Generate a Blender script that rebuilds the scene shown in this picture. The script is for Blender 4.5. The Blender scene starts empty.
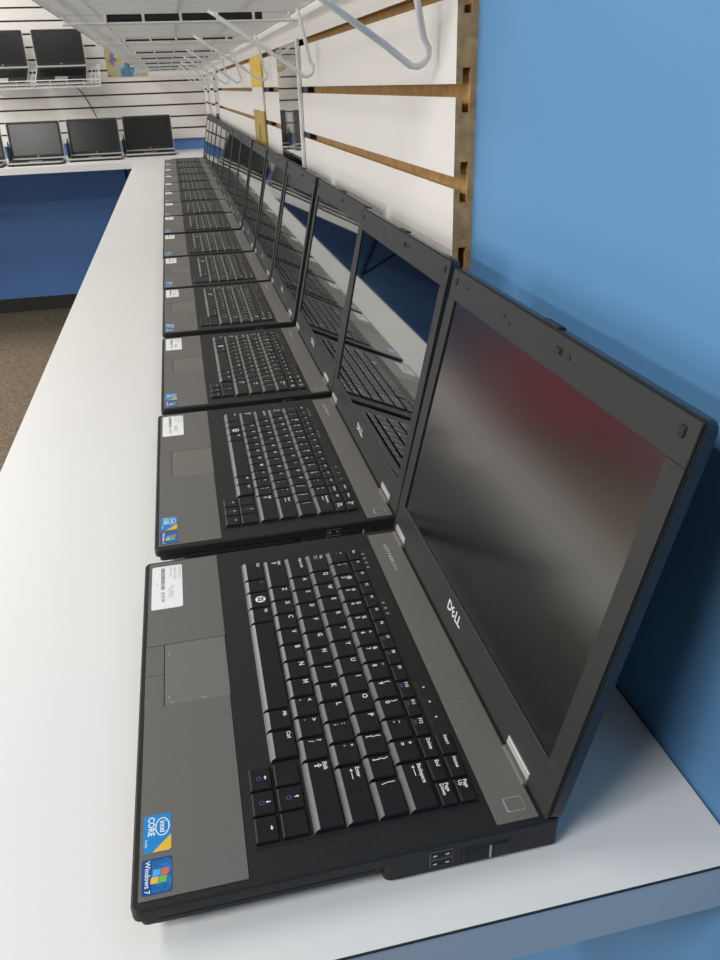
import bpy, bmesh, math, random
from mathutils import Matrix, Vector
random.seed(7)
C = bpy.context.scene.collection
T = 1.08                      # height of the counter top above the floor
PI = math.pi

# ------------------------------------------------------------------ materials
def mat(name, col, rough=.5, metal=0., spec=.5, noise=None, bump=None, ior=1.5, coat=0.):
    m = bpy.data.materials.new(name); m.use_nodes = True
    nt = m.node_tree; b = nt.nodes['Principled BSDF']
    b.inputs['Base Color'].default_value = (*col, 1)
    b.inputs['Roughness'].default_value = rough
    b.inputs['Metallic'].default_value = metal
    b.inputs['Specular IOR Level'].default_value = spec
    b.inputs['IOR'].default_value = ior
    b.inputs['Coat Weight'].default_value = coat
    tc = nt.nodes.new('ShaderNodeTexCoord')
    if noise:                 # (scale, darker factor, lighter factor)
        n = nt.nodes.new('ShaderNodeTexNoise'); n.inputs['Scale'].default_value = noise[0]
        n.inputs['Detail'].default_value = 6
        r = nt.nodes.new('ShaderNodeValToRGB')
        r.color_ramp.elements[0].position = .3; r.color_ramp.elements[1].position = .7
        r.color_ramp.elements[0].color = (*[c * noise[1] for c in col], 1)
        r.color_ramp.elements[1].color = (*[min(1, c * noise[2]) for c in col], 1)
        nt.links.new(tc.outputs['Object'], n.inputs['Vector'])
        nt.links.new(n.outputs['Fac'], r.inputs['Fac'])
        nt.links.new(r.outputs['Color'], b.inputs['Base Color'])
    if bump:                  # (scale, strength)
        n = nt.nodes.new('ShaderNodeTexNoise'); n.inputs['Scale'].default_value = bump[0]
        n.inputs['Detail'].default_value = 3
        bp = nt.nodes.new('ShaderNodeBump'); bp.inputs['Strength'].default_value = bump[1]
        bp.inputs['Distance'].default_value = .001
        nt.links.new(tc.outputs['Object'], n.inputs['Vector'])
        nt.links.new(n.outputs['Fac'], bp.inputs['Height'])
        nt.links.new(bp.outputs['Normal'], b.inputs['Normal'])
    return m

M = {}
M['counter'] = mat('white laminate', (.79, .78, .755), .42, noise=(3, .985, 1.01), bump=(900, .04))
M['fascia'] = mat('white edge band with painted blue shade', (.44, .52, .60), .5, noise=(5, .97, 1.02))  # white band; shade and blue wall bounce are put into its colour
M['seam'] = mat('dark edge seam', (.02, .018, .02), .6, noise=(40, .8, 1.2))
M['blue'] = mat('blue wall paint', (.105, .275, .52), .62, noise=(1.6, .95, 1.05), bump=(160, .12))
M['blue_shade'] = mat('far wall blue with shade tint', (.115, .26, .60), .62, noise=(1.6, .95, 1.05), bump=(160, .12))  # same paint as the right wall, with bluer shade mixed into the colour
M['carpet'] = mat('brown carpet', (.20, .155, .105), .95, spec=.1, noise=(70, .6, 1.35), bump=(350, .9))
M['base'] = mat('dark baseboard', (.035, .03, .026), .6, noise=(10, .8, 1.2))
M['slat'] = mat('white slat face', (.80, .775, .73), .38, noise=(4, .985, 1.015))
M['mdf'] = mat('raw fibreboard', (.52, .32, .13), .85, spec=.2, noise=(60, .8, 1.15))
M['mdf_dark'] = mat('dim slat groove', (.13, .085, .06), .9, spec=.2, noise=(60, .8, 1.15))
M['mdf_end'] = mat('fibreboard end', (.48, .31, .155), .9, spec=.2, noise=(90, .7, 1.25))
M['chassis'] = mat('black laptop plastic', (.013, .013, .013), .5, spec=.35, noise=(300, .8, 1.25), bump=(2500, .12))
M['side'] = mat('black side plastic', (.014, .014, .015), .5, spec=.35, noise=(200, .85, 1.2))
M['palm'] = mat('grey brown palm rest', (.165, .158, .145), .42, metal=.25, noise=(500, .93, 1.07), bump=(3000, .05))
M['pad'] = mat('touchpad grey', (.178, .168, .148), .5, metal=.15, noise=(600, .93, 1.07))
M['well'] = mat('keyboard tray black', (.008, .008, .008), .5, noise=(90, .8, 1.2))
M['key'] = mat('key black', (.0075, .0075, .008), .42, spec=.35, noise=(200, .85, 1.2))
M['skirt_sheen'] = mat('key front with painted sheen', (.12, .12, .115), .34, ior=2.0, noise=(200, .9, 1.1))  # black key plastic; light reflected off the key fronts is painted in as grey
M['legend'] = mat('key legend white', (.78, .79, .78), .5, noise=(200, .95, 1.05))
M['bluelegend'] = mat('key legend blue', (.07, .07, .30), .5, noise=(200, .95, 1.05))
M['bezel'] = mat('screen bezel grey black', (.021, .022, .020), .45, spec=.4, noise=(300, .93, 1.07), bump=(2500, .06))
M['lidshell'] = mat('lid shell black', (.018, .02, .026), .35, noise=(100, .9, 1.1))
M['matte_screen'] = mat('matte dark screen', (.185, .180, .165), .20, metal=1., noise=(2, .97, 1.03))
M['gloss_screen'] = mat('glossy dark screen', (.27, .28, .28), .03, metal=1., noise=(2, .97, 1.03))
M['dull_screen'] = mat('dull dark screen', (.012, .013, .012), .22, spec=.6, noise=(2, .9, 1.1))
M['silver'] = mat('silver metal', (.62, .62, .61), .35, metal=.6, noise=(50, .95, 1.05))
M['silverplastic'] = mat('silver plastic', (.50, .50, .48), .4, metal=.2, noise=(50, .95, 1.05))
M['logo'] = mat('silver lettering', (.75, .75, .74), .35, metal=.3, noise=(50, .97, 1.03))
M['dimlogo'] = mat('pale grey lettering', (.55, .54, .50), .5, noise=(50, .97, 1.03))
M['paper'] = mat('white label paper', (.86, .86, .85), .6, noise=(200, .98, 1.01))
M['ink'] = mat('grey black ink', (.10, .10, .11), .7, noise=(200, .9, 1.1))
M['paleink'] = mat('pale grey ink', (.36, .36, .38), .7, noise=(200, .9, 1.1))
M['st_blue'] = mat('sticker bright blue', (.02, .25, .60), .3, noise=(60, .9, 1.1))
M['st_navy'] = mat('sticker navy', (.012, .08, .26), .3, noise=(120, .8, 1.3))
M['st_mid'] = mat('sticker mid blue', (.02, .15, .40), .3, noise=(150, .6, 1.5))
M['st_yellow'] = mat('sticker yellow', (.80, .50, .04), .3, noise=(60, .95, 1.05))
M['st_white'] = mat('sticker white', (.88, .9, .92), .4, noise=(60, .98, 1.02))
M['st_red'] = mat('sticker red', (.75, .14, .04), .4, noise=(60, .95, 1.05))
M['st_green'] = mat('sticker green', (.16, .50, .06), .4, noise=(60, .95, 1.05))
M['st_sky'] = mat('sticker sky blue', (.08, .38, .80), .4, noise=(60, .95, 1.05))
M['hole'] = mat('black opening', (.003, .003, .003), .7, noise=(60, .9, 1.1))
M['wire'] = mat('white coated wire', (.72, .74, .73), .4, noise=(20, .97, 1.02))
M['arm'] = mat('white coated bracket', (.78, .80, .82), .38, noise=(20, .97, 1.02))
M['mirror'] = mat('mirror glass', (.80, .80, .78), .03, metal=1., noise=(3, .98, 1.02))
M['white'] = mat('white plastic', (.78, .78, .77), .45, noise=(20, .97, 1.02))
M['yellow'] = mat('bright yellow card', (.78, .52, .03), .5, noise=(20, .95, 1.05))
M['ochre'] = mat('ochre card', (.40, .28, .03), .5, noise=(20, .9, 1.08))
M['red'] = mat('red upholstery', (.42, .035, .035), .8, noise=(30, .8, 1.15))
M['black'] = mat('black plastic', (.012, .012, .012), .5, noise=(60, .8, 1.2))

# ------------------------------------------------------------------ mesh builder
class MB:
    def __init__(s):
        s.v = []; s.f = []; s.m = []; s.mats = []
    def mi(s, m):
        if m not in s.mats: s.mats.append(m)
        return s.mats.index(m)
    def add(s, verts, faces, m, X=None):
        o = len(s.v); k = s.mi(m)
        for p in verts: s.v.append(tuple(X @ Vector(p)) if X is not None else tuple(p))
        for f in faces: s.f.append([i + o for i in f]); s.m.append(k)
    def addbm(s, b, m, X=None):
        b.verts.index_update()
        s.add([v.co.copy() for v in b.verts], [[v.index for v in f.verts] for f in b.faces], m, X); b.free()
    def box(s, x0, x1, y0, y1, z0, z1, m, bev=0, seg=2, X=None):
        b = bmesh.new(); bmesh.ops.create_cube(b, size=1)
        for v in b.verts:
            v.co = ((x0 + x1) / 2 + v.co.x * (x1 - x0), (y0 + y1) / 2 + v.co.y * (y1 - y0), (z0 + z1) / 2 + v.co.z * (z1 - z0))
        if bev: bmesh.ops.bevel(b, geom=b.edges[:], offset=bev, segments=seg, affect='EDGES', profile=.5)
        s.addbm(b, m, X); return s
    def slab(s, x0, x1, y0, y1, z0, z1, r, m, n=4, top=.0, X=None):
        """a plate with rounded corners in plan and a small chamfer round its top"""
        def ring(e, z):
            o = []
            for cx, cy, a in ((x1 - r, y1 - r, 0), (x0 + r, y1 - r, 90), (x0 + r, y0 + r, 180), (x1 - r, y0 + r, 270)):
                for i in range(n + 1):
                    t = math.radians(a + 90 * i / n)
                    o.append((cx + (r - e) * math.cos(t), cy + (r - e) * math.sin(t), z))
            return o
        L = [ring(0, z0)] + ([ring(0, z1 - top), ring(top, z1)] if top else [ring(0, z1)])
        k = len(L[0]); V = sum(L, []); F = [list(range(k))[::-1], [i + k * (len(L) - 1) for i in range(k)]]
        for j in range(len(L) - 1):
            for i in range(k):
                F.append([j * k + i, j * k + (i + 1) % k, (j + 1) * k + (i + 1) % k, (j + 1) * k + i])
        s.add(V, F, m, X); return s
    def prism(s, poly, axis, a, b, m, X=None):
        """extrude a polygon of 2D points along an axis (0, 1 or 2)"""
        def p(q, t):
            q = list(q); q.insert(axis, t); return tuple(q)
        k = len(poly); V = [p(q, a) for q in poly] + [p(q, b) for q in poly]
        F = [list(range(k))[::-1], list(range(k, 2 * k))] + [[i, (i + 1) % k, k + (i + 1) % k, k + i] for i in range(k)]
        s.add(V, F, m, X); return s
    def tube(s, pts, r, m, n=8, X=None):
        pts = [Vector(p) for p in pts]; V = []; F = []
        d0 = (pts[1] - pts[0]).normalized()
        up = Vector((0, 0, 1)) if abs(d0.z) < .9 else Vector((1, 0, 0))
        u = d0.cross(up).normalized()
        for i, p in enumerate(pts):
            d = (pts[min(i + 1, len(pts) - 1)] - pts[max(i - 1, 0)]).normalized()
            u = (u - d * u.dot(d)).normalized(); w = d.cross(u)
            for j in range(n):
                t = 2 * PI * j / n; V.append(p + r * (math.cos(t) * u + math.sin(t) * w))
        for i in range(len(pts) - 1):
            for j in range(n):
                F.append([i * n + j, i * n + (j + 1) % n, (i + 1) * n + (j + 1) % n, (i + 1) * n + j])
        F.append(list(range(n))[::-1]); F.append([(len(pts) - 1) * n + j for j in range(n)])
        s.add(V, F, m, X); return s
    def disc(s, x, y, z, r, m, ry=None, n=20, X=None):
        ry = ry or r
        s.add([(x + r * math.cos(2 * PI * i / n), y + ry * math.sin(2 * PI * i / n), z) for i in range(n)], [list(range(n))], m, X); return s
    def ringflat(s, x, y, z, rx, ry, w, m, n=24, X=None):
        V = []
        for i in range(n):
            t = 2 * PI * i / n
            V += [(x + rx * math.cos(t), y + ry * math.sin(t), z), (x + (rx - w) * math.cos(t), y + (ry - w) * math.sin(t), z)]
        s.add(V, [[2 * i, 2 * ((i + 1) % n), 2 * ((i + 1) % n) + 1, 2 * i + 1] for i in range(n)], m, X); return s
    def poly(s, pts, m, X=None):
        s.add(pts, [list(range(len(pts)))], m, X); return s
    def text(s, st, x, y, z, size, m, align='l', X=None, bold=0., sx=1.):
        """flat lettering: reads towards -y, stands up towards +x"""
        V, F, w = glyphs(st, bold)
        o = {'l': 0, 'c': w / 2, 'r': w}[align]
        s.add([(x + p[1] * size, y - (p[0] - o) * size * sx, z) for p in V], F, m, X); return s
    def build(s, name, parent=None, smooth=False, recalc=False):
        me = bpy.data.meshes.new(name); me.from_pydata(s.v, [], s.f)
        for m in s.mats: me.materials.append(M[m])
        me.polygons.foreach_set('material_index', s.m)
        if recalc:
            b = bmesh.new(); b.from_mesh(me); bmesh.ops.recalc_face_normals(b, faces=b.faces); b.to_mesh(me); b.free()
        if smooth: me.polygons.foreach_set('use_smooth', [True] * len(me.polygons))
        me.update()
        o = bpy.data.objects.new(name, me); C.objects.link(o)
        if parent: o.parent = parent
        return o

_G = {}
def glyphs(st, bold=0.):
    k = (st, bold)
    if k not in _G:
        cu = bpy.data.curves.new('t', 'FONT'); cu.body = st; cu.size = 1; cu.resolution_u = 2; cu.offset = bold
        o = bpy.data.objects.new('t', cu); C.objects.link(o)
        bpy.context.view_layer.update()
        me = bpy.data.meshes.new_from_object(o.evaluated_get(bpy.context.evaluated_depsgraph_get()))
        V = [tuple(v.co) for v in me.vertices]; F = [list(p.vertices) for p in me.polygons]
        if not V: V = [(0, 0, 0), (.01, 0, 0), (0, .01, 0)]; F = []
        x0 = min(p[0] for p in V); V = [(p[0] - x0, p[1], p[2]) for p in V]
        _G[k] = (V, F, max(p[0] for p in V))
        bpy.data.objects.remove(o); bpy.data.curves.remove(cu); bpy.data.meshes.remove(me)
    return _G[k]

def tag(o, label, cat, group=None, kind=None):
    o['label'] = label; o['category'] = cat
    if group: o['group'] = group
    if kind: o['kind'] = kind
    return o
def thing(name, label, cat, loc, rz=0., group=None):
    o = bpy.data.objects.new(name, None); C.objects.link(o); o.empty_display_size = .05
    o.location = (loc[0], loc[1], loc[2] + T); o.rotation_euler = (0, 0, rz)
    return tag(o, label, cat, group)
def top(o, label=None, cat=None, group=None):
    o.location.z += T
    return tag(o, label, cat, group) if label else o
def struct(o, z=True):
    o['kind'] = 'structure'
    if z: o.location.z += T
    return o
def copy_tree(o, parent=None):
    c = o.copy(); C.objects.link(c); c.parent = parent
    for ch in list(o.children): copy_tree(ch, c)
    return c

# ------------------------------------------------------------------ the setting
XW = .3385                    # plane of the right wall
XF = .3195                    # front of the slat panels on it
YE = .4504                    # near end of those panels
YW = 6.02                     # plane of the far wall
YF = 6.00
FL = -T
struct(MB().box(-7.5, XW + .1, -3.2, YW + .1, FL - .1, FL, 'carpet').build('floor'))
struct(MB().box(XW, XW + .1, -3.2, YW + .1, FL, 1.75, 'blue').build('wall_right'))
struct(MB().box(-7.5, XW, YW, YW + .1, FL, 1.75, 'blue_shade').build('wall_far'))
struct(MB().box(-7.5, XW, YW - .012, YW, FL, FL + .10, 'base', bev=.003).build('baseboard_far'))
struct(MB().box(XW - .012, XW, -3.2, YW - .012, FL, FL + .10, 'base', bev=.003).build('baseboard_right'))

def slat_profile(front, back, zb, zt, grooves):
    sg = 1 if back > front else -1
    P = [(back, zb), (front, zb)]; face = []
    for g in grooves:         # g is the top lip of a slot
        a, b = g - .0105, g
        i1, i2 = front + sg * .006, front + sg * .0135
        P += [(front, a), (i1, a), (i1, a - .0125), (i2, a - .0125), (i2, b + .0125), (i1, b + .0125), (i1, b), (front, b)]
    P += [(front, zt), (back, zt)]
    return P
def slatwall(name, axis, front, back, zb, zt, grooves, a, b, core='mdf'):
    P = slat_profile(front, back, zb, zt, grooves)
    mb = MB(); mb.mats = ['slat', core, 'mdf_end']
    mb.prism(P, axis, a, b, 'mdf_end')
    k = len(P)
    for i in range(k):        # face f = 2 + i joins P[i] and P[i+1]
        p, q = P[i], P[(i + 1) % k]
        mb.m[2 + i] = 0 if (abs(p[0] - front) < 1e-6 and abs(q[0] - front) < 1e-6) else 1
    return mb.build(name, recalc=True)
gr = [.394 + .0762 * k for k in range(-3, 16)]
top(slatwall('slatwall_panel', 1, XF, XW, .078, 1.6, gr, YE, YF), 'white slat panel with tan grooves along the right wall above the row of laptops', 'slatwall panel', 'slat panels on the walls')
gf = [.1515 + .0757 * k for k in range(0, 19)]
top(slatwall('slatwall_panel', 0, YF, YW, .076, 1.6, gf, -2.6, XF, 'mdf_dark'), 'white slat panel with thin dark grooves on the far wall', 'slatwall panel', 'slat panels on the walls')

# the L-shaped counter
ct = MB()
XC, YC = XW - .002, YW - .002
L = [(-.1784, -.033), (XC, -.033), (XC, YC), (-2.4, YC), (-2.4, 5.11), (-.1784, 5.11)]
k = len(L); zt, zb = 0., -.0385
ct.add([(x, y, zt) for x, y in L] + [(x, y, zb) for x, y in L], [list(range(k)), list(range(k, 2 * k))[::-1]], 'counter')
ct.add([(x, y, zt) for x, y in L] + [(x, y, zb) for x, y in L], [[k + i, k + (i + 1) % k, (i + 1) % k, i] for i in range(1, k)], 'counter')
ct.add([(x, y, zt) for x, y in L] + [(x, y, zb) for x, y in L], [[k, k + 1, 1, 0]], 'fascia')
ctr = thing('countertop', 'white L-shaped laminate countertop carrying the rows of laptops', 'counter', (0, 0, 0))
ct.build('top_slab', ctr)
MB().box(-.1784, XC, -.0338, -.0329, -.0013, -.0003, 'seam').build('edge_seam', ctr)
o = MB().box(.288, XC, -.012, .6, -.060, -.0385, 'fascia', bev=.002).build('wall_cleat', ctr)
for bx, by in ((-.255, 5.25), (-1.3, 5.25)):
    b = MB()
    b.box(bx - .012, bx + .012, by, YW - .004, -.052, -.0385, 'black', bev=.002)
    b.box(bx - .012, bx + .012, YW - .016, YW - .004, -.45, -.052, 'black', bev=.002)
    b.tube([(bx, by + .06, -.055), (bx, by + .10, -.10), (bx, YW - .05, -.40), (bx, YW - .012, -.42)], .010, 'black')
    b.build('support_bracket', ctr)
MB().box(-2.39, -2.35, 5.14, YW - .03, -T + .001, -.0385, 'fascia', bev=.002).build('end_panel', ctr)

# ------------------------------------------------------------------ the laptops of the long row
W, D = .3353, .2383
ZD = .0236                    # deck
TH = math.radians(77.0)
XH, ZH = .2348, .0536         # lower edge of the screen
def lid_matrix(th):
    c, s = math.cos(th), math.sin(th)
    # hinge axis stays put while the angle changes
    hx, hz = .2306, .0300
    c0, s0 = math.cos(TH), math.sin(TH)
    dx, dz = XH - hx, ZH - hz
    v = dx * c0 + dz * s0; w = -dx * s0 + dz * c0
    ox, oz = hx + v * c - w * s, hz + v * s + w * c
    return Matrix(((c, 0, -s, ox), (0, 1, 0, 0), (s, 0, c, oz), (0, 0, 0, 1)))

KEYS = []                     # (x0, x1, y_high, y_low, kind, legends)
def krow(x0, x1, y, keys):
    for w, *lg in keys:
        KEYS.append((x0, x1, y, y - w, lg)); y -= w
P = .01905
krow(.0825, .1008, .3088, [(.0281, 'Ctrl'), (.0181, 'Fn', 'blue'), (.0217, 'WIN'), (.0199, 'Alt'), (.0965, ''), (.0189, 'Alt'), (.0248, 'Ctrl')])
krow(.1010, .1192, .3074, [(.0416, 'Shift', 'arrow')] + [(P, c) for c in 'ZXCVBNM'] + [(P, ',', '<'), (P, '.', '>'), (P, '/', '?'), (.0517, 'Shift', 'arrow')])
krow(.1196, .1378, .3073, [(.0315, 'Caps Lock')] + [(P, c) for c in 'ASDFGHJKL'] + [(P, ';', ':'), (P, "'", '"'), (.0427, 'Enter', 'enter')])
krow(.1382, .1564, .3074, [(.0278, 'Tab', 'tab')] + [(P, c) for c in 'QWERTYUIOP'] + [(P, '[', '{'), (P, ']', '}'), (.0275, '\\', '|')])
krow(.1567, .1750, .3073, [(P, a, b) for a, b in zip('`1234567890-=', '~!@#$%^&*()_+')] + [(.0361, 'Backspace', 'enter')])
krow(.1757, .1866, .3076, [(.01762, c) for c in ('Esc', 'F1', 'F2', 'F3', 'F4', 'F5', 'F6')] + [(.01762, c, 'bl') for c in ('F7', 'F8')] + [(.01762, 'F9')] + [(.01762, c, 'bl') for c in ('F10', 'F11', 'F12')])
krow(.1757, .1866, .0783, [(.0183, 'Delete'), (.0183, 'End'), (.0183, 'Page\nDown')])
krow(.1870, .1980, .0783, [(.0183, 'Insert'), (.0183, 'Home'), (.0183, 'Page\nUp')])
krow(.0680, .0826, .0784, [(.0183, 'AL', 'bl'), (.0180, 'AD', 'bl'), (.0183, 'AR')])
krow(.0830, .0994, .0784, [(.0183, ''), (.0180, 'AU', 'bl'), (.0183, '')])
KZ = ZD + .0027
def arrow(mb, x, y, z, s, d, m):
    a = {'L': 90, 'D': 180, 'R': -90, 'U': 0}[d]; R = Matrix.Translation((x, y, z)) @ Matrix.Rotation(math.radians(a), 4, 'Z')
    # at angle 0 it points to +x (up); rotation +90 points to +y (left)
    mb.poly([(s, 0, 0), (0, s * .6, 0), (0, -s * .6, 0)], m, R); mb.box(-s * .9, 0, -s * .2, s * .2, -1e-5, 0, m, X=R)
def key_mesh(mb, kd, ox=0, oy=0):
    x0, x1, yh, yl, lg = kd
    g = .0005; low = (x1 - x0) < .0158 or not lg or lg[0] in ('', 'AU') and x0 < .11 and (yh - yl) < .03
    small = (x1 - x0) < .0125
    x0, x1, yh, yl = x0 + g - ox, x1 - g * .4 - ox, yh - g - oy, yl + g - oy
    fr, bk, sd = (.0016, .0008, .0008) if low else (.0037, .0008, .0011)
    zb, zt = ZD + .0001, KZ - (.0006 if low else 0)
    tx0, tx1, tyh, tyl = x0 + fr, x1 - bk, yh - sd, yl + sd
    zm = (zb + zt) / 2 + .0006
    V = [(x0, yl, zb), (x1, yl, zb), (x1, yh, zb), (x0, yh, zb),
         (x0 + fr * .42, yl + sd * .5, zm), (x1 - bk * .5, yl + sd * .5, zm), (x1 - bk * .5, yh - sd * .5, zm), (x0 + fr * .42, yh - sd * .5, zm),
         (tx0, tyl, zt), (tx1, tyl, zt), (tx1, tyh, zt), (tx0, tyh, zt)]
    F = [[8, 9, 10, 11]]
    for a in (0, 4):
        F += [[a, a + 1, a + 5, a + 4], [a + 1, a + 2, a + 6, a + 5], [a + 2, a + 3, a + 7, a + 6], [a + 3, a, a + 4, a + 7]]
    mb.add(V, [f for k, f in enumerate(F) if k not in (4, 8)], 'key'); mb.add(V, [F[4], F[8]], 'key' if low else 'skirt_sheen')
    z = zt + .00006
    s = lg[0] if lg else ''
    if not s: return
    L = 'legend'
    if s in ('AL', 'AD', 'AR', 'AU'):
        arrow(mb, tx1 - .003, (tyh + tyl) / 2, z, .0016, s[1], L)
        if len(lg) > 1: mb.ringflat((tx0 + tx1) / 2 - .001, (tyh + tyl) / 2, z, .0016, .0016, .0005, 'bluelegend', n=12)
        return
    if s == 'WIN':
        cx, cy = (tx0 + tx1) / 2 + .001, (tyh + tyl) / 2
        mb.disc(cx, cy, z, .0042, 'st_white')
        for i in (-1, 1):
            for j in (-1, 1):
                mb.poly([(cx + i * .0013 - .0010 + j * .0002, cy + j * .0014 - .0011, z + 5e-5), (cx + i * .0013 + .0010 + j * .0002, cy + j * .0014 - .0011, z + 5e-5),
                         (cx + i * .0013 + .0010 + j * .0002 + .0004, cy + j * .0014 + .0011, z + 5e-5), (cx + i * .0013 - .0010 + j * .0002 + .0004, cy + j * .0014 + .0011, z + 5e-5)], 'key')
        return
    if len(s) == 1 and len(lg) == 1:
        mb.text(s, tx1 - .0047, tyh - .0014, z, .0052, L, bold=.02)
    elif len(s) == 1:
        mb.text(lg[1], tx1 - .0046, tyh - .0016, z, .0047, L, bold=.02)
        mb.text(s, tx0 + .0036, tyh - .0016, z, .0047, L, bold=.02)
    elif '\n' in s:
        a, b = s.split('\n'); mb.text(a, tx1 - .0034, tyh - .0012, z, .0034, L, bold=.02); mb.text(b, tx1 - .0064, tyh - .0012, z, .0034, L, bold=.02)
    else:
        sz = .0034 if small else .0036
        mb.text(s, tx1 - .0038, tyh - .0013, z, sz, 'bluelegend' if 'blue' in lg else L, bold=.02)
    if 'bl' in lg and small: mb.text('oo', tx0 + .0006, tyh - .0020, z, .0036, 'bluelegend', bold=.02)
    if 'arrow' in lg:
        cx, cy = tx0 + .0062, tyh - .0036
        arrow(mb, cx, cy, z, .0026, 'U', L)
        mb.poly([(cx + .0015, cy, z + 4e-5), (cx + .0004, cy + .0008, z + 4e-5), (cx + .0004, cy - .0008, z + 4e-5)], 'key')
    if 'enter' in lg:
        arrow(mb, tx1 - .0066, tyh - .0036, z, .0018, 'L', L); mb.box(tx1 - .0069, tx1 - .0064, tyh - .0100, tyh - .0036, z - 1e-5, z, L)
    if 'tab' in lg:
        for q in (0, 1): mb.box(tx1 - .0068 - q * .002, tx1 - .0063 - q * .002, tyh - .0068, tyh - .0018, z - 1e-5, z, L); arrow(mb, tx1 - .00655 - q * .002, tyh - .0018 - q * .004, z, .0011, 'LR'[q], L)

def flag(mb, cx, cy, z, s, X=None):
    """four wavy coloured panes"""
    for i, j, m in ((1, 1, 'st_red'), (1, -1, 'st_green'), (-1, 1, 'st_sky'), (-1, -1, 'st_yellow')):
        # i: up/down in +x, j: left (+y) / right
        pass
    for up, left, m in ((1, 1, 'st_red'), (1, 0, 'st_green'), (0, 1, 'st_sky'), (0, 0, 'st_yellow')):
        x0 = cx + (.06 if up else -1.0) * s; x1 = x0 + .94 * s
        y0 = cy + (.06 if left else -1.0) * s; y1 = y0 + .94 * s
        pts = []
        for q in range(5): t = q / 4; y = y0 + (y1 - y0) * t; pts.append((x1 + .16 * s * math.sin((y - cy) / s * 2.4) + .12 * s * (y - cy) / s * 0, y, z))
        for q in range(5): t = 1 - q / 4; y = y0 + (y1 - y0) * t; pts.append((x0 + .16 * s * math.sin((y - cy) / s * 2.4), y, z))
        mb.poly(pts[::-1], m, X)

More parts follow.
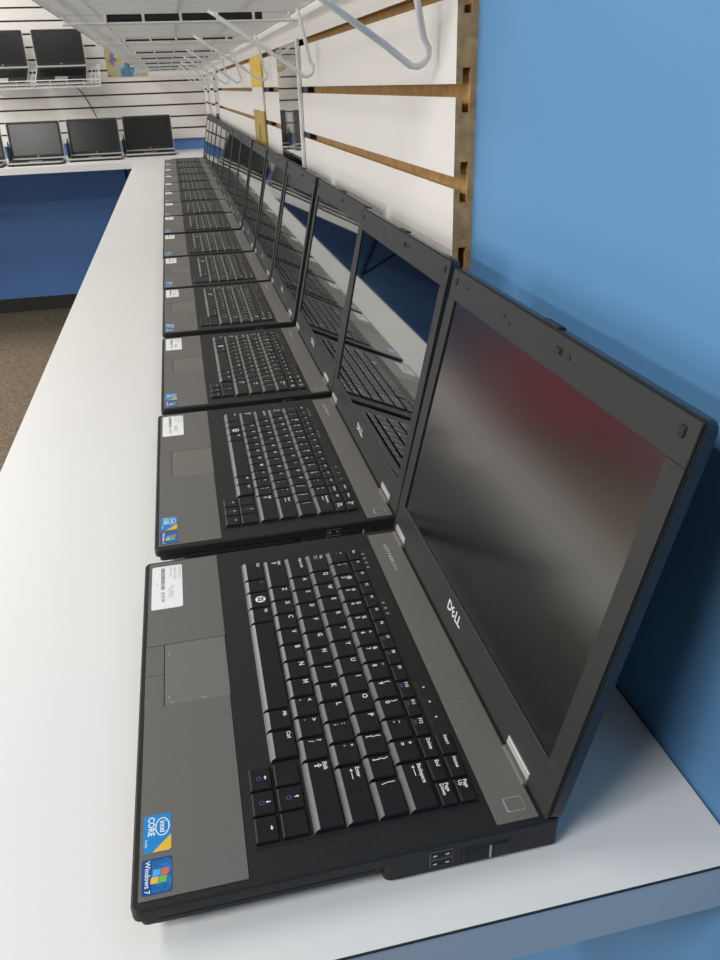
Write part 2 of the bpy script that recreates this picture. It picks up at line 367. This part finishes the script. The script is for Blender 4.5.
def make_laptop(keys, screen):
    root = bpy.data.objects.new('laptop', None); C.objects.link(root); root.empty_display_size = .05
    b = MB()
    b.slab(0, D, 0, W, .0160, ZD, .005, 'chassis', top=.0012)
    b.slab(.0035, .135, .0012, W - .0012, .0108, .0161, .004, 'side')
    b.slab(.020, .135, .016, W - .016, .0030, .0110, .004, 'side')
    b.slab(.134, D - .0005, .0006, W - .0006, .0030, .0161, .004, 'side')
    for fx in (.03, .21):
        for fy in (.03, W - .03): b.slab(fx - .008, fx + .008, fy - .012, fy + .012, 0, .0035, .004, 'black')
    # rear ledge behind the grey strip, speaker fields
    b.box(.2262, .2300, .006, W - .006, ZD - .0002, ZD + .0001, 'hole')
    for (ya, yb) in ((.0075, .0215), (.3155, .3290)):
        for q in range(24):
            xx = .078 + q * .0048
            b.box(xx, xx + .0030, ya, yb, ZD - .0001, ZD + .00006, 'chassis')
    base = b.build('base', root)
    # optical drive front and sockets on the near side
    MB().box(.012, .130, .0004, .0030, .0112, .0150, 'side', bev=.0006).build('drive_front', base)
    for z0 in (.0098, .0165):
        p = MB(); p.box(.160, .1735, -.0004, .004, z0 - .0022, z0 + .0030, 'ink'); p.box(.1607, .1728, -.0007, .003, z0 - .0016, z0 + .0024, 'hole')
        p.box(.1618, .1640, -.0009, .0, z0 - .0002, z0 + .0008, 'silver'); p.box(.1690, .1712, -.0009, .0, z0 - .0002, z0 + .0008, 'silver')
        p.build('usb_port', base)
    p = MB(); p.box(.179, .2075, -.0004, .004, .0048, .0168, 'well', bev=.0004); p.box(.1805, .1945, -.0007, .003, .0060, .0150, 'hole'); p.box(.1950, .1962, -.0010, 0, .0060, .0150, 'paleink'); p.box(.1972, .2065, -.0010, .003, .0062, .0156, 'side', bev=.0004)
    p.build('network_port', base)
    MB().slab(.0033, .0068, .1285, .1333, .0180, ZD + .0001, .0005, 'hole').build('lid_catch', base)
    # palm rest
    z0, z1 = ZD - .0003, ZD + .0004
    b = MB()
    b.slab(.0040, .0616, .0053, .1486, z0, z1, .0006, 'palm', n=2, top=.0001)
    b.slab(.0040, .0626, .2154, .3322, z0, z1, .0006, 'palm', n=2, top=.0001)
    palm = b.build('palm_rest', root)
    b = MB(); b.slab(.0174, .0620, .1488, .2150, z0, z1 - .0002, .0005, 'pad', n=2)
    for (xa, xb, ya, yb) in ((.0210, .0235, .1513, .1516), (.0420, .0460, .1508, .1511), (.0203, .0206, .155, .158), (.0203, .0206, .201, .205)): b.box(xa, xb, ya, yb, z1 - .0002, z1 - .00015, 'dimlogo')
    b.build('touchpad', palm)
    for ya, yb in ((.1488, .1815), (.1819, .2150)):
        MB().slab(.0038, .0168, ya, yb, z0, z1 - .0001, .0005, 'palm', n=2, top=.0002).build('touchpad_button', palm)
    zs = z1 + .0001
    # price sticker
    s = MB(); s.slab(.0064, .0318, .2618, .3255, z1, zs, .002, 'paper', n=4); zz = zs + .00004
    s.text('LATITUDE E6410', .0287, .3235, zz, .0030, 'paleink', sx=.9)
    s.text('CORE I5 2.4 4GB', .0248, .3235, zz, .0030, 'paleink', sx=.95, bold=.01); s.text('250GB WIN7', .0212, .3235, zz, .0030, 'paleink', sx=.95)
    pts = []
    for q in range(22): pts.append((.0224 + .0026 * math.sin(q * 1.9) + .0004 * math.sin(q * .7), .294 - q * .00085, zz))
    s.tube(pts, .00016, 'paleink', n=4)
    y = .3225; rr = random.Random(3)
    while y > .2890:
        w = rr.choice((.0004, .0007, .0011)); s.box(.0140, .0172, y - w, y, zz - 1e-5, zz, 'ink'); y -= w + rr.choice((.0004, .0006))
    s.text('$199.99', .0144, .2855, zz, .0040, 'ink', bold=.01, sx=1.1); s.text('1001', .0102, .300, zz, .0020, 'paleink')
    s.build('price_sticker', palm)['label'] = 'white paper price sticker with barcode'
    # processor sticker
    s = MB(); s.slab(.0058, .0212, .0335, .0590, z1, zs, .0014, 'st_blue'); zz = zs + .00004
    s.poly([(.0212, .0350, zz), (.0212, .0440, zz), (.0108, .0335 + .0002, zz), (.0200, .0337, zz)], 'st_yellow')
    s.ringflat(.0163, .0500, zz + 2e-5, .0040, .0062, .0006, 'st_white'); s.text('intel', .0150, .0500, zz + 2e-5, .0046, 'st_white', 'c', bold=.015)
    s.text('CORE', .0084, .0575, zz + 2e-5, .0052, 'st_white', bold=.02, sx=.95); s.text('inside', .0068, .0425, zz + 2e-5, .0022, 'st_white')
    s.build('processor_sticker', palm)['label'] = 'blue and yellow processor sticker'
    s = MB(); s.slab(.0056, .0216, .0080, .0298, z1, zs, .0014, 'st_navy'); zz = zs + .00004
    s.slab(.0075, .0212, .0090, .0288, zs, zs + .00002, .0030, 'st_mid')
    s.slab(.0060, .0108, .0084, .0294, zs, zs + .00003, .0012, 'st_navy')
    flag(s, .0150, .0185, zz + 1e-5, .0042)
    s.text('Windows 7', .0072, .0288, zz + 2e-5, .0040, 'st_white', sx=1.05, bold=.01)
    s.build('system_sticker', palm)['label'] = 'navy sticker with four coloured panes'
    # keyboard
    b = MB()
    b.slab(.0815, .1993, .0222, .3098, ZD - .0004, ZD + .00015, .001, 'well', n=2)
    b.slab(.0668, .1000, .0222, .0800, ZD - .0004, ZD + .00018, .001, 'well', n=2)
    if not keys:
        for kd in KEYS: key_mesh(b, kd)
    kb = b.build('keyboard', root); kb.location.x = -.0017; kb.rotation_euler.z = -.0052
    if keys:
        for kd in KEYS:
            ox, oy = (kd[0] + kd[1]) / 2, (kd[2] + kd[3]) / 2
            m = MB(); key_mesh(m, kd, ox, oy); o = m.build('key', kb); o.location = (ox, oy, 0)
    # sound buttons beside the function keys
    b = MB(); b.slab(.1872, .1990, .0835, .1300, ZD - .0003, ZD + .0005, .0015, 'side', top=.0003)
    mp = b.build('sound_panel', root)
    for q in range(3):
        y0 = .0860 + q * .0145
        MB().slab(.1886, .1974, y0, y0 + .0130, ZD, ZD + .0008, .001, 'well', top=.0002).disc(.193, y0 + .0065, ZD + .00082, .0009, 'dimlogo', n=10).build('sound_button', mp)
    # status lights
    b = MB()
    for y0, n in ((.3000, 4), (.2250, 3)):
        for q in range(n): b.box(.1890, .1912, y0 - q * .0072 - .0018, y0 - q * .0072, ZD, ZD + .0002, 'paleink')
    b.build('status_lights', root)
    # grey hinge cover strip
    strip = MB().slab(.2012, .2262, .0046, .3285, z0, z1, .0005, 'palm', n=2, top=.0001).build('hinge_cover', root)
    MB().text('L A T I T U D E', .2115, .3085, z1 + .0001, .0038, 'logo', sx=1.2, bold=.03).text('E6410', .2115, .2765, z1 + .0001, .0036, 'dimlogo', sx=1.25).build('model_lettering', strip)
    MB().slab(.2100, .2212, .0108, .0205, z1 - .0001, z1 + .0002, .0012, 'silver').slab(.2104, .2208, .0112, .0201, z1, z1 + .0004, .0010, 'palm', top=.0002).build('power_button', strip)
    # hinges
    for ya, yb in ((.0262, .0578), (.2992, .3265)):
        MB().box(.2250, .2292, ya, yb, .0215, .0262, 'palm', bev=.0010).build('hinge', root)
    # lid, in its own frame: x up the screen, y across, z out of the glass
    b = MB()
    b.slab(-.0300, .2138, -.0006, W + .0016, -.0085, -.0022, .006, 'lidshell', n=4)
    b.slab(-.0300, .2138, -.0002, W + .0012, -.0026, -.0017, .005, 'hole', n=4)
    lid = b.build('lid', root)
    b = MB(); u0, u1, v1 = .0158, .3195, .1898
    b.box(-.0297, 0, .0008, W, -.0020, 0, 'bezel', bev=.0004, seg=1); b.box(v1, .2128, .0008, W, -.0020, 0, 'bezel', bev=.0004, seg=1)
    b.box(0, v1, .0008, u0, -.0020, 0, 'bezel'); b.box(0, v1, u1, W, -.0020, 0, 'bezel')
    b.build('bezel', lid)
    MB().box(-.001, v1 + .001, u0 - .001, u1 + .001, -.0030, -.0012, screen).build('screen', lid)
    for ya, yb in ((.0262, .0578), (.2992, .3265)):
        MB().box(-.0268, -.0212, ya, yb, -.0005, .0012, 'silver', bev=.0006).build('hinge_cap', lid)
    b = MB(); z = .0002
    b.text('D', -.0150, .1860, z, .0112, 'logo', bold=.03, sx=1.05); b.text('LL', -.0150, .1695, z, .0112, 'logo', bold=.03, sx=1.05)
    Xe = Matrix.Translation((-.0112, .1743, 0)) @ Matrix.Rotation(math.radians(38), 4, 'Z')
    V, F, w = glyphs('E', .03); b.add([((p[1] - .36) * .0104, -(p[0] - w / 2) * .0104, z) for p in V], F, 'logo', Xe)
    b.build('brand_lettering', lid)
    b = MB(); b.slab(.2015, .2060, .1330, .1425, -.001, .0003, .0008, 'hole'); b.box(.2022, .2050, .1350, .1400, 0, .0014, 'black', bev=.0004); b.build('latch', lid)
    MB().slab(.2018, .2052, .1225, .1262, -.001, .0004, .0010, 'side').build('sensor_window', lid)
    for u in (.0115, .3240): MB().slab(.2015, .2075, u - .0024, u + .0024, -.001, .0009, .001, 'chassis', top=.0004).build('rubber_bumper', lid)
    for u, v in ((.223, .2026), (.212, .2000), (.300, .2040)): MB().slab(v - .0011, v + .0011, u - .0016, u + .0016, -.001, .0004, .0008, 'side').build('bezel_plug', lid)
    MB().box(.2136, .2152, .150, .172, -.0080, -.0020, 'black', bev=.0005).build('latch_button', lid)
    lid.matrix_local = lid_matrix(TH)
    return root

def children(o): return list(o.children)
lapA = make_laptop(True, 'matte_screen')
lapB = make_laptop(True, 'gloss_screen')
lapC = make_laptop(False, 'gloss_screen')
spots = [(0, 0, 0), (.0075, .3555, 0), (.0112, .708, 0), (.0112, 1.071, 0), (.0105, 1.419, 0), (.009, 1.770, 0), (.0085, 2.134, 0),
         (.009, 2.486, 0), (.008, 2.832, 0), (.008, 3.176, 0), (.009, 3.520, 0), (.008, 3.864, 0), (.008, 4.206, 0), (.009, 4.555, 0)]
TILT = [77, 77.9, 77, 77, 77, 77, 77, 77, 77, 77, 77, 77, 77, 77]
ORD = ['nearest', 'second', 'third', 'fourth', 'fifth', 'sixth', 'seventh', 'eighth', 'ninth', 'tenth', 'eleventh', 'twelfth', 'thirteenth', 'farthest']
used = set()
for i, (x, y, rz) in enumerate(spots):
    proto = lapA if i == 0 else (lapB if i < 6 else lapC)
    o = proto if proto.name not in used else copy_tree(proto)
    used.add(proto.name)
    o.location = (x, y, T); o.rotation_euler = (0, 0, math.radians(rz))
    for c in children(o):
        if c.name.startswith('lid'): c.matrix_local = lid_matrix(math.radians(TILT[i]))
    lab = {0: 'open black laptop nearest the camera with a matte dark screen and grey palm rest',
           13: 'open black laptop at the far end of the long row, farthest from the camera'}.get(i, 'open black laptop with a glossy screen, %s from the near end of the long row' % ORD[i])
    tag(o, lab, 'laptop', 'open laptops in a row on the counter')

# ------------------------------------------------------------------ laptops at the far end
def make_far_laptop(name, w, d, h, ang):
    root = bpy.data.objects.new(name, None); C.objects.link(root); root.empty_display_size = .05
    b = MB(); b.slab(-w / 2, w / 2, 0, d, .004, .022, .012, 'black', top=.003); b.slab(-w / 2 - .001, w / 2 + .001, -.001, d, .012, .0215, .012, 'silverplastic')
    for fx in (-1, 1):
        for fy in (.03, d - .03): b.slab(fx * (w / 2 - .03) - .01, fx * (w / 2 - .03) + .01, fy - .01, fy + .01, 0, .005, .004, 'black')
    b.build('base', root)
    b = MB(); b.slab(-w / 2 + .012, w / 2 - .012, d * .40, d - .022, .020, .0232, .003, 'well')
    for r in range(5):
        for q in range(14):
            x0 = -w / 2 + .016 + q * (w - .032) / 14; y0 = d * .42 + r * .0195
            b.box(x0 + .001, x0 + (w - .032) / 14 - .001, y0, y0 + .0165, .0225, .0255, 'key')
    b.build('keyboard', root)
    MB().slab(-.04, .04, .02, d * .36, .020, .0226, .003, 'silver').build('touchpad', root)
    b = MB(); b.slab(-w / 2, w / 2, 0, h, -.010, 0, .012, 'silverplastic'); lid = b.build('lid', root)
    MB().slab(-w / 2 + .004, w / 2 - .004, .012, h - .003, -.002, .0012, .008, 'black').build('bezel', lid)
    MB().box(-w / 2 + .017, w / 2 - .017, .028, h - .016, 0, .0016, 'dull_screen').build('screen', lid)
    MB().disc(0, .020, .0014, .004, 'silver', n=12).build('emblem', lid)
    lid.matrix_local = Matrix.Translation((0, d - .006, .020)) @ Matrix.Rotation(math.radians(ang), 4, 'X')
    return root
fl = make_far_laptop('laptop', .327, .235, .226, 82)
for i, (x, y, lab) in enumerate(((-.083, 5.50, 'silver edged laptop open on the far counter, rightmost, beside the blue stripe'),
                                 (-.430, 5.33, 'silver edged laptop open on the far counter, second from the right, cable behind it'),
                                 (-.783, 5.21, 'silver edged laptop open on the far counter, third from the right'),
                                 (-1.136, 5.16, 'silver edged laptop open on the far counter, cut off by the left edge'))):
    o = fl if i == 0 else copy_tree(fl)
    o.location = (x, y, T); o.rotation_euler = (0, 0, math.radians(1.5)); tag(o, lab, 'laptop', 'laptops on the far counter')

pa = MB().box(-.009, .009, -.016, .016, 0, .105, 'black', bev=.003).tube([(0, .0, .102), (0, .03, .13), (.0, .06, .10), (.0, .08, .02)], .003, 'black', n=6).build('black_block')  # black block with a cord, fills the black gaps between the laptops
for i, (x, y, lab) in enumerate(((-.2565, 5.66, 'black block standing between the two rightmost laptops of the far counter'), (-.6065, 5.52, 'black block between the second and third laptops of the far counter'), (-.9595, 5.42, 'black block beside the leftmost laptop of the far counter'))):
    o = pa if i == 0 else copy_tree(pa)
    o.location = (x, y, T); tag(o, lab, 'power adapter', 'black blocks on the far counter')

# tilted wire shelf on the far wall with two more laptops
SA = math.radians(24)
SX = Matrix.Translation((0, 5.665, .432)) @ Matrix.Rotation(SA, 4, 'X')
sh = thing('wire_shelf', 'tilted white wire shelf on the far wall holding two laptops', 'shelf', (0, 0, 0))
b = MB()
for q in range(58): b.tube([(-1.80 + q * .0254, 0, 0), (-1.80 + q * .0254, .36, 0)], .0022, 'wire', n=6, X=SX)
for y in (0, .09, .18, .27, .36): b.tube([(-1.81, y, -.003), (-.345, y, -.003)], .0032, 'wire', n=6, X=SX)
b.build('grid', sh)
b = MB()
for z in (.02, .045): b.tube([(-1.81, -.004, z), (-.345, -.004, z)], .0028, 'wire', n=6, X=SX)
for q in range(15): b.tube([(-1.80 + q * .104, -.004, -.003), (-1.80 + q * .104, -.004, .046)], .0025, 'wire', n=6, X=SX)
b.build('front_lip', sh)
b = MB()
for y in (.0, .12): b.tube([(-.345, y, -.003), (-.345, y, .125 - y * .3)], .0036, 'wire', n=6, X=SX)
b.tube([(-.345, 0, .124), (-.345, .12, .088)], .0032, 'wire', n=6, X=SX)
b.build('end_guard', sh)
b = MB()
for x in (-.37, -1.0, -1.7): b.tube([SX @ Vector((x, .02, -.006)), Vector((x, 5.9, .40)), Vector((x, YF - .003, .385))], .0045, 'arm', n=8)
b.build('bracket', sh)
fs = make_far_laptop('laptop', .318, .235, .222, 66)
for i, (x, lab) in enumerate(((-.590, 'dark laptop open on the tilted far wall shelf, right one of the two'), (-.960, 'dark laptop open on the tilted far wall shelf, left one, cut by the frame'))):
    o = fs if i == 0 else copy_tree(fs)
    o.matrix_world = Matrix.Translation((0, 0, T)) @ SX @ Matrix.Translation((x, .012, .0022)); tag(o, lab, 'laptop', 'laptops on the far wall shelf')
top(MB().tube([(-.54, 5.93, .452), (-.53, 5.97, .43), (-.50, 5.993, .39), (-.47, 5.995, .33), (-.44, 5.99, .26), (-.42, 5.97, .20), (-.43, 5.90, .10), (-.43, 5.88, .004)], .0035, 'black', n=6).build('power_cable'), 'thin black cable running down the far slat wall', 'cable')

# poster on the far wall
ps = MB(); ps.mats = []
pm = bpy.data.materials.new('printed poster'); pm.use_nodes = True; nt = pm.node_tree; bs = nt.nodes['Principled BSDF']; bs.inputs['Roughness'].default_value = .4
tc = nt.nodes.new('ShaderNodeTexCoord'); no = nt.nodes.new('ShaderNodeTexNoise'); no.inputs['Scale'].default_value = 9; no.inputs['Detail'].default_value = 2
ra = nt.nodes.new('ShaderNodeValToRGB'); ra.color_ramp.interpolation = 'EASE'
for i, (p, c) in enumerate(((.30, (.02, .07, .05)), (.42, (.10, .22, .30)), (.5, (.35, .42, .48)), (.57, (.55, .38, .06)), (.70, (.12, .13, .35)))):
    e = ra.color_ramp.elements[i] if i < 2 else ra.color_ramp.elements.new(p)
    e.position = p; e.color = (*c, 1)
nt.links.new(tc.outputs['Object'], no.inputs['Vector']); nt.links.new(no.outputs['Fac'], ra.inputs['Fac']); nt.links.new(ra.outputs['Color'], bs.inputs['Base Color'])
M['poster'] = pm
top(ps.box(-.312, -.048, YF - .006, YF - .001, .484, .700, 'poster').build('wall_picture'), 'small printed picture on the far slat wall, green yellow and blue', 'poster')

# ------------------------------------------------------------------ the wire shelves along the right wall
ZS = .510
gaps = [.42, 1.235, 1.90, 2.62, 3.17, 3.83, 4.50, 5.20, 5.94]
brk = [[.504, 1.143], [1.816], [2.546], [3.12], [3.78], [4.43], [5.13], [5.86]]
words = ['first from the camera', 'second from the camera', 'third from the camera', 'fourth from the camera', 'fifth from the camera', 'sixth from the camera', 'seventh from the camera', 'farthest, by the far corner']
def bend_path(y):
    P = [(.290, y, ZS - .004), (.296, y, .48), (.306, y, .432)]
    cx, cz, r = .2985, .4215, .0125
    for a in (10, -20, -50, -80, -110): t = math.radians(a); P.append((cx + r * math.cos(t), y, cz + r * math.sin(t)))
    P += [(.270, y, .427), (.215, y, .463), (.150, y, ZS - .005)]
    return P
for i in range(8):
    a, e = gaps[i] + .004, gaps[i + 1] - .012
    s = thing('wire_shelf', 'white wire shelf section over the laptop row, %s' % words[i], 'shelf', (0, a, ZS), 0, 'wire shelf sections on the right wall')
    n = int((e - a) / .0147)
    b = MB()
    for q in range(n + 1): b.tube([(-.078, .004 + q * .0147, 0), (.300, .004 + q * .0147, 0)], .0030 if q % 6 == 0 else .0022, 'wire', n=6)
    for x in (.10, .20, .30): b.tube([(x, 0, .004), (x, e - a, .004)], .0025, 'wire', n=6)
    b.tube([(-.018, 0, -.005), (-.018, e - a, -.005)], .0030, 'wire', n=6)
    b.build('wire_grid', s)
    b = MB()
    for z in (-.004, .022): b.tube([(-.078, 0, z), (-.078, e - a, z)], .0034, 'wire', n=6)
    b.build('front_rail', s)
    b = MB()
    for z in (-.015, .001): b.tube([(-.078, -.002, z), (.305, -.002, z)], .0026, 'wire', n=6)
    for q in range(1, 7): b.tube([(-.07 + q * .06, -.002, -.015), (-.07 + q * .06, -.002, .001)], .0026, 'wire', n=6)
    b.build('end_rail', s)
    MB().box(-.012, .245, .002, .004, -.0128 if i < 2 else -.0085, -.0012 if i < 2 else -.0045, 'black').build('dark_strip', s)
    for yb in brk[i]:
        b = MB(); b.tube([(p[0], p[1] - a, p[2] - ZS) for p in bend_path(yb)], .0031, 'arm', n=10); b.build('bracket', s, smooth=True)
    b = MB(); b.tube([(.300, .01, 0), (.308, .01, .004), (.314, .01, .02), (.3145, .01, .05)], .0036, 'arm', n=8); b.tube([(.300, .01, 0), (.300, e - a, 0)], .0042, 'wire', n=6); b.build('wall_hook', s)

# narrow mirror and yellow sign hanging from the slats
mr = thing('hanging_mirror', 'narrow upright mirror with a white edge, nearest of those on the right slat wall', 'mirror', (0, 0, 0), 0, 'narrow mirrors on the right slat wall')
MB().box(.3130, .3190, 1.332, 1.628, .120, .473, 'white', bev=.001).build('frame', mr)
MB().box(.3122, .3132, 1.340, 1.624, .126, .469, 'mirror').build('mirror_glass', mr)
for g in (.394, .318): MB().box(.3190, .3194, 1.335, 1.36, g - .0098, g - .0008, 'black').box(.3205, .3310, 1.275, 1.36, g - .0096, g - .0010, 'black').build('hook', mr)
for i, (dy, lab) in enumerate(((2.69, 'narrow upright mirror hanging beyond the yellow sign, second mirror from the camera'), (3.47, 'narrow upright mirror, third of the mirrors from the camera'), (4.17, 'narrow upright mirror nearest the far corner'))):
    o = copy_tree(mr); o.location.y += dy; o['label'] = lab
ys = thing('hanging_sign', 'yellow, white and ochre sign board hanging on the right slat wall beyond the mirror', 'sign', (0, 0, 0))
for nm, m, z0, z1 in (('yellow_panel', 'yellow', .395, .468), ('white_panel', 'slat', .338, .395), ('ochre_panel', 'ochre', .17, .338)):
    MB().box(.3135, .3185, 1.975, 2.245, z0, z1, m, bev=.0006).build(nm, ys)
MB().box(.3128, .3136, 2.09, 2.115, .262, .30, 'ink').build('printed_mark', ys)
for g in (.394, .318): MB().box(.3205, .3310, 1.88, 1.98, g - .0096, g - .0010, 'black').build('hook', ys)

# red bench by the far wall, seen only as a blurred patch in the nearest screen
rb = thing('upholstered_bench', 'low red bench by the blue far wall, mirrored in the nearest laptop screen', 'bench', (-3.85, 5.62, FL))
MB().box(-1.15, 1.15, -.30, .28, .14, .46, 'red', bev=.04, seg=3).build('seat', rb)
MB().box(-1.15, 1.15, .18, .36, .40, .92, 'red', bev=.04, seg=3).build('backrest', rb)
for x in (-.95, .95):
    for y in (-.22, .22): MB().box(x - .03, x + .03, y - .03, y + .03, 0, .15, 'black').build('leg', rb)

# ------------------------------------------------------------------ light
def area(loc, rot, sx, sy, e, col=(1, .98, .95)):
    l = bpy.data.lights.new('ceiling_light', 'AREA'); l.shape = 'RECTANGLE'; l.size = sx; l.size_y = sy; l.energy = e; l.color = col
    o = bpy.data.objects.new('ceiling_light', l); C.objects.link(o); o.location = (loc[0], loc[1], loc[2] + T); o.rotation_euler = rot
    return o
for y, e, sy in ((-.85, 56, .8), (.9, 26, 1.25), (3.2, 28, 1.25), (5.0, 28, 1.25)):
    area((-1.5, y, 1.72), (0, 0, 0), .6, sy, e)
    area((-3.6, y, 1.72), (0, 0, 0), .6, sy, e * 1.3)
area((-7.0, 2.6, .5), (0, math.radians(-90), 0), 2.7, 6.5, 190, (1, .99, .97)).name = 'fill_light'  # unseen fill light added on the left to brighten key fronts and low wall
w = bpy.data.worlds.new('room light'); bpy.context.scene.world = w; w.use_nodes = True
w.node_tree.nodes['Background'].inputs[0].default_value = (1, .98, .95, 1)
w.node_tree.nodes['Background'].inputs[1].default_value = .09

# ------------------------------------------------------------------ camera
R = ((0.9753932675, -0.2181759883, -0.0317366009), (-0.1275017437, -0.4407717547, -0.8885176226), (0.1798646131, 0.8707005791, -0.4577436210))
cd = bpy.data.cameras.new('camera'); cam = bpy.data.objects.new('camera', cd); C.objects.link(cam)
cd.sensor_fit = 'VERTICAL'; cd.sensor_height = 36; cd.lens = 772.33 * 36 / 960; cd.clip_start = .01
m = Matrix(((R[0][0], -R[1][0], -R[2][0], .0722), (R[0][1], -R[1][1], -R[2][1], -.2715), (R[0][2], -R[1][2], -R[2][2], .3981 + T), (0, 0, 0, 1)))
cam.matrix_world = m
sc = bpy.context.scene; sc.camera = cam
sc.view_settings.view_transform = 'Standard'; sc.view_settings.look = 'None'; sc.view_settings.exposure = -.10
